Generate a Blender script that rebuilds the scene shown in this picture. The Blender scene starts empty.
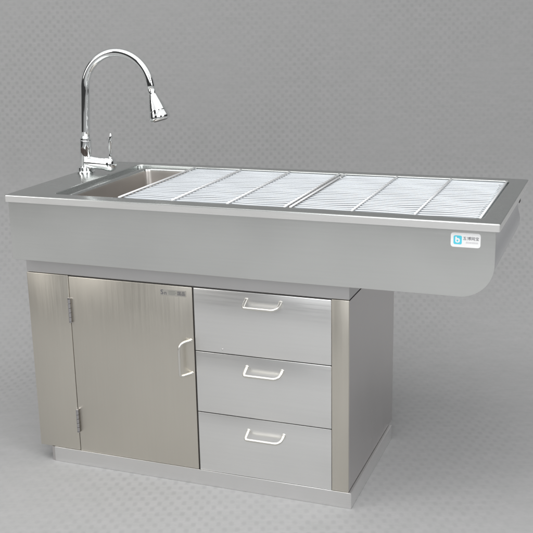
import bpy, bmesh, math, random
from mathutils import Vector, Matrix
random.seed(4)
S = bpy.context.scene
COL = S.collection

# ------------------------------------------------------------------ camera
yaw, pitch, roll = 0.3619, -0.2665, -0.0194
fwd = Vector((-math.sin(yaw)*math.cos(pitch), math.cos(yaw)*math.cos(pitch), math.sin(pitch)))
rgt = Vector((math.cos(yaw), math.sin(yaw), 0)); upv = rgt.cross(fwd)
R_ = math.cos(roll)*rgt + math.sin(roll)*upv
U_ = -math.sin(roll)*rgt + math.cos(roll)*upv
cd = bpy.data.cameras.new('camera'); cam = bpy.data.objects.new('camera', cd); COL.objects.link(cam)
m = Matrix((R_, U_, -fwd)).transposed().to_4x4(); m.translation = Vector((1.8066, -2.5038, 1.4782))
cam.matrix_world = m
cd.sensor_width = 36; cd.lens = 983.2/533*36; cd.clip_start = .05; cd.clip_end = 100
S.camera = cam

# ------------------------------------------------------------------ world and lamps (indoor product photograph)
W = bpy.data.worlds.new('World'); S.world = W; W.use_nodes = True
wn = W.node_tree; bg = wn.nodes['Background']; bg.inputs[1].default_value = 1.0
# added gradient: dark horizon for contrast in the chrome, bright top as fill
tcw = wn.nodes.new('ShaderNodeTexCoord'); spw = wn.nodes.new('ShaderNodeSeparateXYZ'); rw = wn.nodes.new('ShaderNodeValToRGB')
wn.links.new(tcw.outputs['Generated'], spw.inputs[0]); wn.links.new(spw.outputs[2], rw.inputs[0]); wn.links.new(rw.outputs[0], bg.inputs[0])
rw.color_ramp.elements[0].position = .0; rw.color_ramp.elements[0].color = (.04, .04, .04, 1)
rw.color_ramp.elements[1].position = .62; rw.color_ramp.elements[1].color = (1.08, 1.08, 1.08, 1)
el = rw.color_ramp.elements.new(.34); el.color = (.03, .03, .03, 1)
el = rw.color_ramp.elements.new(.44); el.color = (.85, .85, .85, 1)
S.view_settings.view_transform = 'Standard'; S.view_settings.look = 'None'
S.view_settings.exposure = .08; S.view_settings.gamma = 1

def lamp(name, loc, target, sx, sy, power, color=(1, 1, 1)):
    l = bpy.data.lights.new(name, 'AREA'); l.shape = 'RECTANGLE'; l.size = sx; l.size_y = sy
    l.energy = power; l.color = color
    o = bpy.data.objects.new(name, l); COL.objects.link(o)
    o.location = loc
    o.rotation_euler = (Vector(target)-Vector(loc)).to_track_quat('-Z', 'Y').to_euler()
    return o
lamp('overhead_softbox', (.5, -1.2, 3.6), (.5, .2, .5), 3.2, 2.0, 58, (1, .99, .97))
lamp('left_softbox', (-2.6, -2.6, 2.1), (-.3, .9, .6), 1.5, 1.8, 34, (1, .98, .95))
lamp('front_softbox', (1.4, -4.0, 2.4), (.7, -.4, .0), 3.0, 1.6, 56, (.98, .99, 1))

lamp('right_fill', (4.3, -1.4, 2.4), (1.9, .9, 0), 1.8, 1.8, 50, (.99, .99, 1))  # added fill lamp, lifts the floor shadow right of the cabinet

# ------------------------------------------------------------------ materials
def mat(name):
    mt = bpy.data.materials.new(name); mt.use_nodes = True
    nt = mt.node_tree; return mt, nt, nt.nodes['Principled BSDF']
def N(nt, t, **k):
    n = nt.nodes.new(t)
    for a, b in k.items(): setattr(n, a, b)
    return n
def steel(name, col, rough=.34, stretch=(3, 90, 90), wav=.35, metallic=1.0, vary=.05, brush=.05):
    mt, nt, b = mat(name); L = nt.links.new
    tc = N(nt, 'ShaderNodeTexCoord')
    mp = N(nt, 'ShaderNodeMapping'); mp.inputs['Scale'].default_value = stretch
    L(tc.outputs['Object'], mp.inputs[0])
    br = N(nt, 'ShaderNodeTexNoise'); br.inputs['Scale'].default_value = 4; br.inputs['Detail'].default_value = 4
    L(mp.outputs[0], br.inputs['Vector'])
    lo = N(nt, 'ShaderNodeTexNoise'); lo.inputs['Scale'].default_value = 4.5; lo.inputs['Detail'].default_value = 3
    L(tc.outputs['Object'], lo.inputs['Vector'])
    # colour: faint cloudy staining plus brush grain
    mx = N(nt, 'ShaderNodeMix', data_type='RGBA')
    mx.inputs[6].default_value = tuple(c*(1-vary) for c in col)+(1,); mx.inputs[7].default_value = tuple(min(1, c*(1+vary)) for c in col)+(1,)
    ad = N(nt, 'ShaderNodeMath', operation='ADD'); h1 = N(nt, 'ShaderNodeMath', operation='MULTIPLY'); h1.inputs[1].default_value = .45
    h2 = N(nt, 'ShaderNodeMath', operation='MULTIPLY'); h2.inputs[1].default_value = .55
    L(br.outputs[0], h1.inputs[0]); L(lo.outputs[0], h2.inputs[0]); L(h1.outputs[0], ad.inputs[0]); L(h2.outputs[0], ad.inputs[1])
    L(ad.outputs[0], mx.inputs[0]); L(mx.outputs[2], b.inputs['Base Color'])
    mr = N(nt, 'ShaderNodeMapRange'); mr.inputs[3].default_value = rough-.09; mr.inputs[4].default_value = rough+.09
    L(ad.outputs[0], mr.inputs[0]); L(mr.outputs[0], b.inputs['Roughness'])
    b.inputs['Metallic'].default_value = metallic
    b1 = N(nt, 'ShaderNodeBump'); b1.inputs['Strength'].default_value = brush; b1.inputs['Distance'].default_value = .001
    L(br.outputs[0], b1.inputs['Height'])
    wv = N(nt, 'ShaderNodeTexNoise'); wv.inputs['Scale'].default_value = 2.2; wv.inputs['Detail'].default_value = 1
    L(tc.outputs['Object'], wv.inputs['Vector'])
    b2 = N(nt, 'ShaderNodeBump'); b2.inputs['Strength'].default_value = wav; b2.inputs['Distance'].default_value = .02
    L(wv.outputs[0], b2.inputs['Height']); L(b1.outputs[0], b2.inputs['Normal']); L(b2.outputs[0], b.inputs['Normal'])
    return mt
def plain(name, col, rough=.5, metallic=0.0, coat=0):
    mt, nt, b = mat(name)
    n = N(nt, 'ShaderNodeTexNoise'); n.inputs['Scale'].default_value = 60
    tc = N(nt, 'ShaderNodeTexCoord'); nt.links.new(tc.outputs['Object'], n.inputs['Vector'])
    mx = N(nt, 'ShaderNodeMix', data_type='RGBA')
    mx.inputs[6].default_value = tuple(c*.94 for c in col)+(1,); mx.inputs[7].default_value = tuple(min(1, c*1.06) for c in col)+(1,)
    nt.links.new(n.outputs[0], mx.inputs[0]); nt.links.new(mx.outputs[2], b.inputs['Base Color'])
    b.inputs['Roughness'].default_value = rough; b.inputs['Metallic'].default_value = metallic
    b.inputs['Coat Weight'].default_value = coat
    return mt
M_top = steel('brushed_steel_top', (.57, .59, .58), .26, (2, 120, 60), .25)
M_lip = steel('folded_steel_lip', (.80, .80, .79), .45, (2, 60, 120), .15, vary=.03, metallic=.85)  # same sheet as the top, colour lightened so the edge looks lit
M_tub = steel('satin_steel_tub', (.79, .80, .785), .31, (1.2, 40, 50), .9, vary=.06)
M_drawer = steel('satin_steel_drawer', (.91, .91, .90), .32, (1.2, 40, 60), .9, vary=.06)
M_beige = steel('beige_steel', (.70, .668, .60), .36, (60, 40, 1.8), .9, vary=.05)  # warmer, darker beige tint than the drawer fronts
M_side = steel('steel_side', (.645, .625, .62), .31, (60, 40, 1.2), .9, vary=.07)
M_rail = steel('steel_rail', (.64, .635, .635), .42, (2, 60, 120), .30)
M_plinth = steel('steel_plinth', (.85, .845, .84), .34, (1.2, 60, 60), .7)
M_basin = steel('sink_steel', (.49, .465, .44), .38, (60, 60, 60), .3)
M_handle = steel('handle_steel', (.76, .745, .70), .34, (90, 90, 90), 0, vary=.03)
M_rod = steel('bright_rod', (.53, .56, .59), .40, (5, 60, 60), 0, metallic=.25, vary=.05)
M_bar = steel('bright_bar', (.96, .97, .98), .36, (5, 60, 60), 0, metallic=.45, vary=.02)
M_chrome = plain('chrome', (.86, .88, .88), .045, 1.0)
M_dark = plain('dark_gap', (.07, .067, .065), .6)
M_badge = plain('black_badge', (.05, .04, .035), .25)
M_white = plain('white_sticker', (.86, .87, .87), .35, 0, .3)
M_cyan = plain('cyan_print', (.10, .62, .78), .4)
M_ink = plain('dark_print', (.10, .10, .12), .5)
M_pale = plain('pale_print', (.62, .62, .64), .5)
M_foil = plain('etched_label', (.47, .455, .42), .45, .6)

def fabric():
    mt, nt, b = mat('dotted_backdrop_cloth'); L = nt.links.new
    uv = N(nt, 'ShaderNodeUVMap'); uv.uv_map = 'UVMap'
    wob = N(nt, 'ShaderNodeTexNoise'); wob.inputs['Scale'].default_value = 3; L(uv.outputs[0], wob.inputs['Vector'])
    ws = N(nt, 'ShaderNodeVectorMath', operation='SCALE'); ws.inputs['Scale'].default_value = .012; L(wob.outputs['Color'], ws.inputs[0])
    va = N(nt, 'ShaderNodeVectorMath', operation='ADD'); L(uv.outputs[0], va.inputs[0]); L(ws.outputs[0], va.inputs[1])
    sp = N(nt, 'ShaderNodeSeparateXYZ'); L(va.outputs[0], sp.inputs[0])
    def cosn(o, per):
        a = N(nt, 'ShaderNodeMath', operation='MULTIPLY'); a.inputs[1].default_value = 2*math.pi/per
        c = N(nt, 'ShaderNodeMath', operation='COSINE'); L(o, a.inputs[0]); L(a.outputs[0], c.inputs[0]); return c.outputs[0]
    pr = N(nt, 'ShaderNodeMath', operation='MULTIPLY'); L(cosn(sp.outputs[0], .037), pr.inputs[0]); L(cosn(sp.outputs[1], .040), pr.inputs[1])
    ram = N(nt, 'ShaderNodeMapRange', interpolation_type='SMOOTHSTEP'); ram.inputs[1].default_value = -.15; ram.inputs[2].default_value = 1.0
    L(pr.outputs[0], ram.inputs[0])
    pn = N(nt, 'ShaderNodeTexNoise'); pn.inputs['Scale'].default_value = 1.6; pn.inputs['Detail'].default_value = 2; L(uv.outputs[0], pn.inputs['Vector'])
    pm = N(nt, 'ShaderNodeMapRange'); pm.inputs[1].default_value = .35; pm.inputs[2].default_value = .65; pm.inputs[3].default_value = .08; pm.inputs[4].default_value = .62; L(pn.outputs[0], pm.inputs[0])
    ml = N(nt, 'ShaderNodeMath', operation='MULTIPLY'); L(ram.outputs[0], ml.inputs[0]); L(pm.outputs[0], ml.inputs[1])
    # slight colour mottling of the cloth
    cn = N(nt, 'ShaderNodeTexNoise'); cn.inputs['Scale'].default_value = 34; cn.inputs['Detail'].default_value = 8; cn.inputs['Roughness'].default_value = .8
    cmp_ = N(nt, 'ShaderNodeMapping'); cmp_.inputs['Scale'].default_value = (.35, 1.3, 1); L(uv.outputs[0], cmp_.inputs[0]); L(cmp_.outputs[0], cn.inputs['Vector'])
    base = N(nt, 'ShaderNodeMix', data_type='RGBA'); base.inputs[6].default_value = (.268, .280, .270, 1); base.inputs[7].default_value = (.384, .374, .386, 1)
    L(cn.outputs[0], base.inputs[0])
    mx = N(nt, 'ShaderNodeMix', data_type='RGBA'); L(base.outputs[2], mx.inputs[6]); mx.inputs[7].default_value = (.266, .268, .269, 1)
    L(ml.outputs[0], mx.inputs[0]); L(mx.outputs[2], b.inputs['Base Color'])
    b.inputs['Roughness'].default_value = .85; b.inputs['Specular IOR Level'].default_value = .15
    bu = N(nt, 'ShaderNodeBump'); bu.inputs['Strength'].default_value = .12; bu.inputs['Distance'].default_value = .002; bu.invert = True
    L(ml.outputs[0], bu.inputs['Height']); L(bu.outputs[0], b.inputs['Normal'])
    return mt
M_cloth = fabric()

# ------------------------------------------------------------------ helpers
def obj(name, bm, ms, parent=None, smooth=False, angle=None):
    bmesh.ops.recalc_face_normals(bm, faces=bm.faces[:])
    me = bpy.data.meshes.new(name); bm.to_mesh(me); bm.free()
    for q in (ms if isinstance(ms, (list, tuple)) else [ms]): me.materials.append(q)
    if smooth:
        for p in me.polygons: p.use_smooth = True
        if angle: me.set_sharp_from_angle(angle=math.radians(angle))
    o = bpy.data.objects.new(name, me); COL.objects.link(o)
    if parent: o.parent = parent
    return o
def box(bm, x0, x1, y0, y1, z0, z1, bev=0, mi=0):
    r = bmesh.ops.create_cube(bm, size=1)
    vs = r['verts']
    for v in vs:
        v.co = Vector((x0 if v.co.x < 0 else x1, y0 if v.co.y < 0 else y1, z0 if v.co.z < 0 else z1))
    fs = set(f for v in vs for f in v.link_faces)
    for f in fs: f.material_index = mi
    if bev:
        es = list(set(e for v in vs for e in v.link_edges))
        bmesh.ops.bevel(bm, geom=es, offset=bev, segments=2, affect='EDGES', profile=.5)
    return bm
def rrect(x0, x1, y0, y1, r, n=8):
    pts = []
    for cx, cy, a0 in ((x1-r, y1-r, 0), (x0+r, y1-r, 90), (x0+r, y0+r, 180), (x1-r, y0+r, 270)):
        for k in range(n+1):
            a = math.radians(a0+90*k/n); pts.append((cx+r*math.cos(a), cy+r*math.sin(a)))
    return pts
def rings(bm, loops, mi=0):
    """quads between successive closed loops of equal length; returns vert loops"""
    vl = [[bm.verts.new(p) for p in lp] for lp in loops]
    n = len(vl[0])
    for a, b in zip(vl, vl[1:]):
        for i in range(n):
            f = bm.faces.new((a[i], a[(i+1) % n], b[(i+1) % n], b[i])); f.material_index = mi
    return vl
def fill(bm, loops):
    es = []
    for lp in loops:
        for i in range(len(lp)):
            e = bm.edges.get((lp[i], lp[(i+1) % len(lp)])) or bm.edges.new((lp[i], lp[(i+1) % len(lp)]))
            es.append(e)
    bmesh.ops.triangle_fill(bm, use_beauty=True, use_dissolve=False, edges=es)
def sweep(bm, pts, rad, seg=12, mi=0, closed_ends=True):
    pts = [Vector(p) for p in pts]; n = len(pts)
    rr = rad if isinstance(rad, (list, tuple)) else [rad]*n
    t0 = (pts[1]-pts[0]).normalized()
    u = t0.cross(Vector((0, 0, 1)));
    if u.length < .1: u = t0.cross(Vector((0, 1, 0)))
    u.normalize(); rs = []
    for i, p in enumerate(pts):
        t = (pts[min(i+1, n-1)]-pts[max(i-1, 0)]).normalized()
        u = (u-t*u.dot(t)).normalized(); w = t.cross(u)
        rs.append([bm.verts.new(p+rr[i]*(math.cos(2*math.pi*k/seg)*u+math.sin(2*math.pi*k/seg)*w)) for k in range(seg)])
    for a, b in zip(rs, rs[1:]):
        for k in range(seg):
            f = bm.faces.new((a[k], a[(k+1) % seg], b[(k+1) % seg], b[k])); f.material_index = mi
    if closed_ends:
        for r in (rs[0], rs[-1]):
            f = bm.faces.new(r); f.material_index = mi
def round_path(pts, rs, n=6):
    pts = [Vector(p) for p in pts]; out = [pts[0]]
    for j, (a, b, c) in enumerate(zip(pts, pts[1:], pts[2:])):
        r = rs[j] if isinstance(rs, (list, tuple)) else rs
        d1 = (a-b).normalized(); d2 = (c-b).normalized()
        p, q = b+d1*r, b+d2*r
        for k in range(n+1):
            t = k/n; out.append((1-t)**2*p+2*t*(1-t)*b+t*t*q)
    out.append(pts[-1]); return out
def add_text(bm, s, size, origin, ux, uy, mi, off=.0004, align='LEFT'):
    c = bpy.data.curves.new('t', 'FONT'); c.body = s; c.size = size; c.align_x = align; c.extrude = 0
    o = bpy.data.objects.new('t', c); COL.objects.link(o)
    dg = bpy.context.evaluated_depsgraph_get(); me = o.evaluated_get(dg).to_mesh()
    ux = Vector(ux); uy = Vector(uy); nn = ux.cross(uy); o_ = Vector(origin)
    vs = [bm.verts.new(o_+ux*v.co.x+uy*v.co.y+nn*off) for v in me.vertices]
    for p in me.polygons:
        try:
            f = bm.faces.new([vs[i] for i in p.vertices]); f.material_index = mi
        except ValueError: pass
    bpy.data.objects.remove(o); bpy.data.curves.remove(c)

# ------------------------------------------------------------------ backdrop: one sheet, floor sweeping up into wall
bm = bmesh.new(); uvl = bm.loops.layers.uv.new('UVMap')
prof = []; yb, rc = 4.45, .75
prof.append((-7.0, 0, 0)); arc = 0
seq = [(-4, 0), (-2, 0), (0, 0), (1, 0), (2, 0), (3, 0), (yb-rc, 0)]
for k in range(1, 17):
    a = math.radians(90*k/16); seq.append((yb-rc+rc*math.sin(a), rc-rc*math.cos(a)))
seq += [(yb, 2), (yb, 3), (yb, 5)]
vv = 0; prof = []
for i, (y, z) in enumerate(seq):
    if i:
        dy, dz = y-seq[i-1][0], z-seq[i-1][1]; l = math.hypot(dy, dz); up = abs(dz)/l
        vv += l*((1-up)*.62+up)
    prof.append((y, z, vv))
rows = [[(bm.verts.new((x, y, z)), x, v) for x in (-6, -3, 0, 3, 6)] for y, z, v in prof]
for a, b in zip(rows, rows[1:]):
    for k in range(4):
        q = (a[k], a[k+1], b[k+1], b[k]); f = bm.faces.new([t[0] for t in q])
        for lp, t in zip(f.loops, q): lp[uvl].uv = (t[1], t[2])
bd = obj('backdrop', bm, M_cloth, smooth=True); bd.location = (1.8066, -2.5038, 0); bd.rotation_euler = (0, 0, yaw); bd['kind'] = 'structure'

# ------------------------------------------------------------------ the table
L, D, H, T = 1.5, .6639, .9091, .0214
root = bpy.data.objects.new('sink_table', None); COL.objects.link(root); root.location = (0, 0, 0)
root['label'] = 'long stainless steel dissection sink table on a cupboard base with door and three drawers'
root['category'] = 'table'

# countertop rim with a rebated opening
bm = bmesh.new()
def ring(x0, x1, y0, y1, r, z, n=8): return [(x, y, z) for x, y in rrect(x0, x1, y0, y1, r, n)]
o_prof = [(0, H-T), (0, H-.0030), (.0006, H-.0012), (.0018, H-.0002), (.003, H)]
vo = rings(bm, [ring(i, L-i, i, D-i, .004, z, 3) for i, z in o_prof])
ax0, ax1, ay0, ay1 = .1383, 1.4478, .0555, .6215
i_prof = [(-.0030, H), (-.001, H-.0006), (0, H-.003), (0, H-.0105)]
vi = rings(bm, [ring(ax0+i, ax1-i, ay0+i, ay1-i, .022, z) for i, z in i_prof])
fill(bm, [vo[-1], vi[0]])
bm.normal_update()
# underside
ub = [bm.verts.new(p) for p in ring(.02, L-.02, .02, D-.02, .01, H-T, 3)]
n = len(ub)
for i in range(n): bm.faces.new((vo[0][i], vo[0][(i+1) % n], ub[(i+1) % n], ub[i]))
for f in bm.faces:
    if abs(f.normal.z) < .3 and f.calc_center_median().z < H-.002 and (f.calc_center_median().y < .001 or f.calc_center_median().x > L-.005 or f.calc_center_median().x < .001): f.material_index = 1
obj('countertop', bm, [M_top, M_lip], root, True, 12)
# rebate ledge + basin: one pressed sheet with a rolled edge
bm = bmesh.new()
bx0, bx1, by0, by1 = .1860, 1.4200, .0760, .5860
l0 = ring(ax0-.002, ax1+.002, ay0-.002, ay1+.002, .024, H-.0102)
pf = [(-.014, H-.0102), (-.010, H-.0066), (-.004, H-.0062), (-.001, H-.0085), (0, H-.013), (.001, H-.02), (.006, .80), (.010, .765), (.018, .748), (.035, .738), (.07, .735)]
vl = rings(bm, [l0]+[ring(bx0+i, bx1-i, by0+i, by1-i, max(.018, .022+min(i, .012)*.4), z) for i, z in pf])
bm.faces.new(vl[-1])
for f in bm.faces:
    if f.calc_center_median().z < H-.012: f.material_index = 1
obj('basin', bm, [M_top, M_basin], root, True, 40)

# tub skin: front plate with one big rounded corner and the wrapped sheet behind
def tub_outline(off):
    x0, x1, zb, r = .0033+off, 1.4889-off, .7024+off, .092-off
    pts = [(x0, H-T+.001), (x0, zb)]
    for k in range(17):
        a = math.radians(-90+90*k/16); pts.append((x1-r+r*math.cos(a), zb+r+r*math.sin(a)))
    pts.append((x1, H-T+.001)); return pts
bm = bmesh.new()
o = tub_outline(0); loops = []
lp = [[(x, y, z) for x, z in tub_outline(i)] for y, i in ((.0155, 0), (.0128, 0), (.012, .0008))]
vl = rings(bm, lp); bm.faces.new(vl[-1]); bm.faces.new(vl[0][::-1])
tub = obj('tub_front', bm, M_tub, root, True, 30)
bm = bmesh.new()
o = tub_outline(.0035)
o = o[:-1]+[(o[-1][0]-.009*math.sin(math.pi*(k/10)), .7984+(H-T+.001-.7984)*k/10) for k in range(1, 11)]
a = [bm.verts.new((x, .0160, z)) for x, z in o]; b = [bm.verts.new((x, .612, z)) for x, z in o]
for i in range(len(o)-1): bm.faces.new((a[i], a[i+1], b[i+1], b[i]))
bm.faces.new(b)
obj('tub_shell', bm, steel('tub_end_steel', (.60, .61, .635), .12, (60, 2, 60), .3), root, True, 40)
# small thin dark plate under the lip at the far end
bm = bmesh.new(); box(bm, 1.4845, 1.4866, .560, .592, .852, .874, .0005); obj('dark_patch', bm, M_dark, root)

# logo sticker
bm = bmesh.new()
sx, sz = 1.3728, .8390
pts = [(x, z) for x, z in rrect(sx, sx+.0775, sz, sz+.0385, .007, 5)]
rings_ = rings(bm, [[(x, .0119, z) for x, z in pts], [(x, .0114, z) for x, z in pts]]); bm.faces.new(rings_[-1])
ux, uz = (1, 0, 0), (0, 0, 1)
add_text(bm, '\u4e94', .0105, (sx+.0315, .0114, sz+.0205), ux, uz, 2)
add_text(bm, '\u535a\u7f51\u5b9d', .0105, (sx+.0425, .0114, sz+.0205), ux, uz, 2)
for k in range(9):
    x = sx+.040+k*.0036; bmesh.ops.create_grid
    f = bm.faces.new([bm.verts.new(p) for p in ((x, .0111, sz+.011), (x+.0024, .0111, sz+.011), (x+.0024, .0111, sz+.0155), (x, .0111, sz+.0155))]); f.material_index = 3
# cyan emblem: square ring with a bowl
def prism(bm, poly, y, mi):
    f = bm.faces.new([bm.verts.new((x, y, z)) for x, z in poly]); f.material_index = mi
ex, ez = sx+.0075, sz+.0075
prism(bm, rrect(ex, ex+.0215, ez, ez+.0235, .004, 4), .0111, 1)
prism(bm, rrect(ex+.0045, ex+.0165, ez+.0045, ez+.0165, .0045, 5), .0108, 0)
prism(bm, rrect(ex+.0045, ex+.0085, ez+.0125, ez+.0205, .0015, 3), .01075, 0)
prism(bm, rrect(ex+.008, ex+.0125, ez+.0075, ez+.0125, .002, 4), .0105, 1)
obj('sticker', bm, [M_white, M_cyan, M_ink, M_pale], tub)

# cabinet
X0, X1, Y = .0200, 1.0855, .0532
ZC, ZP = .6508, .0515
Yb = .606
bm = bmesh.new(); box(bm, X0, X1, .0562, Yb, ZC+.001, .7035, .0012)
obj('top_rail', bm, M_rail, root)
bm = bmesh.new(); box(bm, X0+.003, X1-.005, .0600, Yb-.002, ZP+.0005, ZC)
obj('cabinet_body', bm, M_dark, root)
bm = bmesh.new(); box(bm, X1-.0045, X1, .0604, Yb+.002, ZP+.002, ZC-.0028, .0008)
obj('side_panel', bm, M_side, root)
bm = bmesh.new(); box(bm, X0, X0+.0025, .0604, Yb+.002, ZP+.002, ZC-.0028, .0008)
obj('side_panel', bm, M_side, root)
def front(name, x0, x1, z0, z1, mt, bev=.0015, y=Y):
    bm = bmesh.new(); box(bm, x0, x1, y, .0598, z0, z1, bev); return obj(name, bm, mt, root, True, 35)
x1_, x2_, x3_ = .1718, .6006, 1.0341
front('front_panel', X0, x1_-.0006, ZP+.0008, ZC-.0005, M_beige)
door = front('door', x1_+.0008, x2_-.0022, ZP+.0008, ZC-.0028, M_beige, .0018)
front('stile', x3_-.0002, X1, ZP+.0008, ZC-.0005, M_beige)

def handle(p0, p1, out, parent, r=.0046, cr=(.010, .024)):
    """bow handle: feet at p0/p1 on the panel, bar offset by vector out"""
    p0, p1, out = Vector(p0), Vector(p1), Vector(out)
    bm = bmesh.new()
    sweep(bm, round_path([p0, p0+out, p1+out, p1], cr, 9), r, 12)
    for p in (p0, p1):
        sweep(bm, [p+Vector((0, .0004, 0)), p+Vector((0, -.0028, 0)), p+Vector((0, -.0036, 0))], [.0058, .0056, .0046], 14)
    return obj('handle', bm, M_handle, parent, True, 50)
handle((.5885, Y, .4800), (.5885, Y, .3740), (-.0255, -.034, -.003), door, .0044, (.024, .010))
# hinges: knuckled barrels standing proud of the joint
def hinge(z0, z1):
    bm = bmesh.new(); n = 5; h = (z1-z0)/n; x = x1_+.0003; y = Y-.0040
    for k in range(n):
        sweep(bm, [(x, y, z0+k*h+.0006), (x, y, z0+(k+1)*h-.0006)], .0048, 14, mi=0)
    sweep(bm, [(x, y, z0-.001), (x, y, z1+.001)], .0032, 10, mi=1)
    for z, s in ((z1, 1), (z0, -1)):
        sweep(bm, [(x, y, z), (x, y, z+s*.003), (x, y, z+s*.0045)], [.0054, .0050, .002], 12)
    return obj('hinge', bm, [M_hinge, M_badge], door, True, 40)
M_hinge = steel('hinge_steel', (.50, .49, .50), .22, (60, 60, 60), 0)
hinge(.500, .575); hinge(.122, .196)
# etched nameplate
bm = bmesh.new(); nx, nz = .4920, .6155
box(bm, nx, nx+.0875, Y-.0006, Y-.0001, nz, nz+.0195, .0002)
add_text(bm, 'S', .021, (nx+.002, Y-.0007, nz+.0035), ux, uz, 1)
add_text(bm, 'n', .018, (nx+.0135, Y-.0007, nz+.003), ux, uz, 1)
add_text(bm, '\u56fd\u54c1', .0135, (nx+.0575, Y-.0007, nz+.005), ux, uz, 1)
for r_ in range(3):
    z = nz+.0045+r_*.0045
    for k in range(5 if r_ != 1 else 6):
        x = nx+.029+k*.0045; prism(bm, ((x, z), (x+.003, z), (x+.003, z+.002), (x, z+.002)), Y-.0011, 2)
obj('nameplate', bm, [M_foil, M_ink, plain('grey_print', (.25, .26, .24), .5)], door)

z1_, z2_ = .4486, .2493
for (za, zb_, lab, hz, hx0, hx1) in ((z1_+.0011, ZC-.0028, None, .6270, .7735, .8800), (z2_+.0011, z1_-.0011, None, .4150, .7700, .8820), (ZP+.0008, z2_-.0011, None, .2085, .7700, .8840)):
    d = front('drawer', x2_+.0024, x3_-.0008, za, zb_, M_drawer, .0020, Y+random.uniform(-.0006, .0006))
    d['group'] = 'drawers of the cabinet'
    handle((hx0, Y, hz), (hx1, Y, hz), (-.001, -.031, -.0175), d)
    if za > .4:      # small rivet near the lower left corner of the top drawer
        bm = bmesh.new(); sweep(bm, [(.692, Y, .4620), (.692, Y-.0012, .4620), (.692, Y-.0018, .4620)], [.0026, .0024, .001], 10)
        obj('rivet', bm, M_rail, d, True)

# plinth, slightly proud of the body on the right and set in on the left
bm = bmesh.new(); box(bm, .0720, 1.0943, .0520, .5650, 0, .0512, .0015)
obj('plinth', bm, M_plinth, root)
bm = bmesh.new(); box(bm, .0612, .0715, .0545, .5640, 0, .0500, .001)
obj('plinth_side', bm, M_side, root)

# ------------------------------------------------------------------ faucet (bolted to the deck)
fx, fy = .0335, .4312; zt = H
bm = bmesh.new()
sweep(bm, [(fx, fy, zt), (fx, fy, zt+.004), (fx, fy, zt+.006), (fx, fy, zt+.018), (fx, fy, zt+.021)], [.0325, .0325, .0275, .0275, .021], 32)
lean = .07
def P(dx, z): return (fx+dx+(z-zt)*lean, fy, z)
sweep(bm, [P(0, zt+.019), P(0, zt+.024), P(0, 1.012), P(0, 1.019), P(0, 1.021)], [.0195, .0208, .0200, .0200, .0185], 32)
sweep(bm, [P(0, 1.0215), P(0, 1.0225), P(0, 1.0265), P(0, 1.0275)], [.018, .0200, .0200, .018], 32)
fau = obj('faucet', bm, M_chrome, root, True, 35)
# valve arm
bm = bmesh.new(); za = .9455
sweep(bm, [(fx+.008, fy, za), (fx+.030, fy-.001, za-.0005), (fx+.088, fy-.004, za-.003)], [.0200, .0225, .0230], 32)
sweep(bm, [(fx+.0885, fy-.004, za-.003), (fx+.0895, fy-.004, za-.003), (fx+.1040, fy-.005, za-.004), (fx+.1110, fy-.005, za-.004), (fx+.1160, fy-.005, za-.004), (fx+.1190, fy-.005, za-.004), (fx+.1200, fy-.005, za-.004)], [.0225, .0250, .0256, .0242, .0198, .0118, .004], 32)
obj('valve', bm, M_chrome, fau, True, 40)
# lever
bm = bmesh.new()
lx = fx+.1035
sweep(bm, [(lx, fy-.005, za+.014), (lx+.001, fy-.005, za+.026), (lx+.002, fy-.006, za+.032), (lx+.002, fy-.008, za+.056), (lx+.005, fy-.010, za+.070), (lx+.010, fy-.012, za+.092), (lx+.010, fy-.013, za+.103)],
      [.0068, .0066, .0050, .0060, .0070, .0052, .0022], 14)
obj('lever', bm, M_chrome, fau, True)
# badge
bm = bmesh.new()
bz = .982; c = Vector((fx+(bz-zt)*lean, fy, bz)); yw = math.radians(12)
nrm = Vector((math.sin(yw), -math.cos(yw), 0)); tx = Vector((math.cos(yw), math.sin(yw), 0))
prev = None
for f_ in (1, .75, .5, .25):
    cur = []
    for k in range(24):
        a = 2*math.pi*k/24; u = .0105*f_*math.cos(a); w = .0175*f_*math.sin(a)
        uu = u*math.cos(.45)-w*math.sin(.45); ww = u*math.sin(.45)+w*math.cos(.45)
        cur.append(bm.verts.new(c+tx*uu+nrm*(math.sqrt(.0204**2-uu*uu)+(.0009 if f_ < 1 else -.0004))+Vector((uu*0, 0, ww))))
    if prev:
        for k in range(24): bm.faces.new((prev[k], prev[(k+1) % 24], cur[(k+1) % 24], cur[k]))
    prev = cur
bm.faces.new(prev)
obj('badge', bm, M_badge, fau, True)
# gooseneck
bm = bmesh.new(); pts = []
z0 = 1.0275; base = Vector(P(0, z0)); rad = .1245; cz = 1.1905; cxn = P(0, cz)[0]+rad
for k in range(7): pts.append(Vector(P(0, z0+(cz-z0)*k/7)))
for k in range(37):
    a = math.radians(180-177*k/36); pts.append(Vector((cxn+rad*math.cos(a), fy-.030*max(0, k/36)**1.0*0, cz+rad*1.0*math.sin(a))))
rr = [.0154]*7+[.0154-.0022*k/36 for k in range(37)]
sweep(bm, pts, rr, 24)
obj('spout', bm, M_chrome, fau, True)
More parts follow.
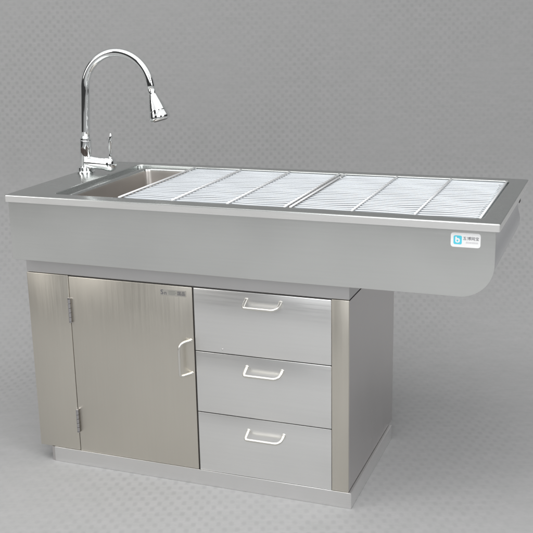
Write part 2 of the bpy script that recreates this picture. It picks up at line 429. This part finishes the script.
# spray head
e = pts[-1]; ax = Vector((.030, -.004, -.098)).normalized()
bm = bmesh.new()
prof = [(-.004, .0105), (.002, .0128), (.012, .0125), (.013, .0112), (.017, .0112), (.018, .0130), (.030, .0172), (.045, .0220), (.060, .0262), (.070, .0284), (.0715, .0288), (.0735, .0288), (.075, .0285), (.088, .0335), (.096, .0345), (.101, .0338), (.105, .0310), (.1065, .027), (.1068, .010)]
sweep(bm, [e+ax*t for t, _ in prof], [r*1.02 for _, r in prof], 36)
obj('spray_head', bm, M_chrome, fau, True, 35)
bm = bmesh.new()
c = e+ax*.1062
sweep(bm, [c, c+ax*.0015], [.0245, .0225], 24); obj('spray_plate', bm, M_badge, fau)

# ------------------------------------------------------------------ lift-out wire racks
def rack(xs, label, ph):
    r = bpy.data.objects.new('wire_rack', None); COL.objects.link(r)
    x0, x1 = xs[0], xs[-1]; r.location = ((x0+x1)/2, .3385, H-.010)
    r['label'] = label; r['category'] = 'wire rack'; r['group'] = 'lift-out wire racks over the tub'
    y0, y1, z = .0650, .6125, H-.0012
    off = Vector(r.location)
    def put(name, bm, mt):
        for v in bm.verts: v.co -= off
        return obj(name, bm, mt, r, True)
    bm = bmesh.new(); n = 24
    for k in range(n):
        y = y0+.006+(y1-y0-.012)*k/(n-1); pts = []
        ns = 44
        p1, p2 = ph+k*.55, ph*2.1+k*.33
        for i in range(ns+1):
            x = x0+(x1-x0)*i/ns
            dy = .0016*math.sin(x*31+p1*2.3)+.0012*math.sin(x*57+p2*3.1)+.0010*math.sin(x*15-k*1.7)
            dz = .0010*math.sin(x*27+p2*1.3)
            e_ = min(1, min(i, ns-i)/2)
            pts.append((x, y+dy*e_, z-.0063+dz*e_))
        sweep(bm, pts, .0034, 8)
    put('rods', bm, M_rod)
    for x in xs:
        bm = bmesh.new(); sweep(bm, [(x, y0-.003, z), (x, y1+.003, z)], .0030, 10); put('cross_bar', bm, M_bar)
    for y in (y0, y1):
        bm = bmesh.new(); sweep(bm, [(x0, y, z-.0062), (x1, y, z-.0062)], .0032, 8); put('end_bar', bm, M_rod)
rack([.3640, .5390, .7163, .8915], 'wire rack in the left part of the tub, next to the open sink', .7)
rack([.9090, 1.0885, 1.2642, 1.4393], 'wire rack at the right end of the tub, above the overhang', 2.9)
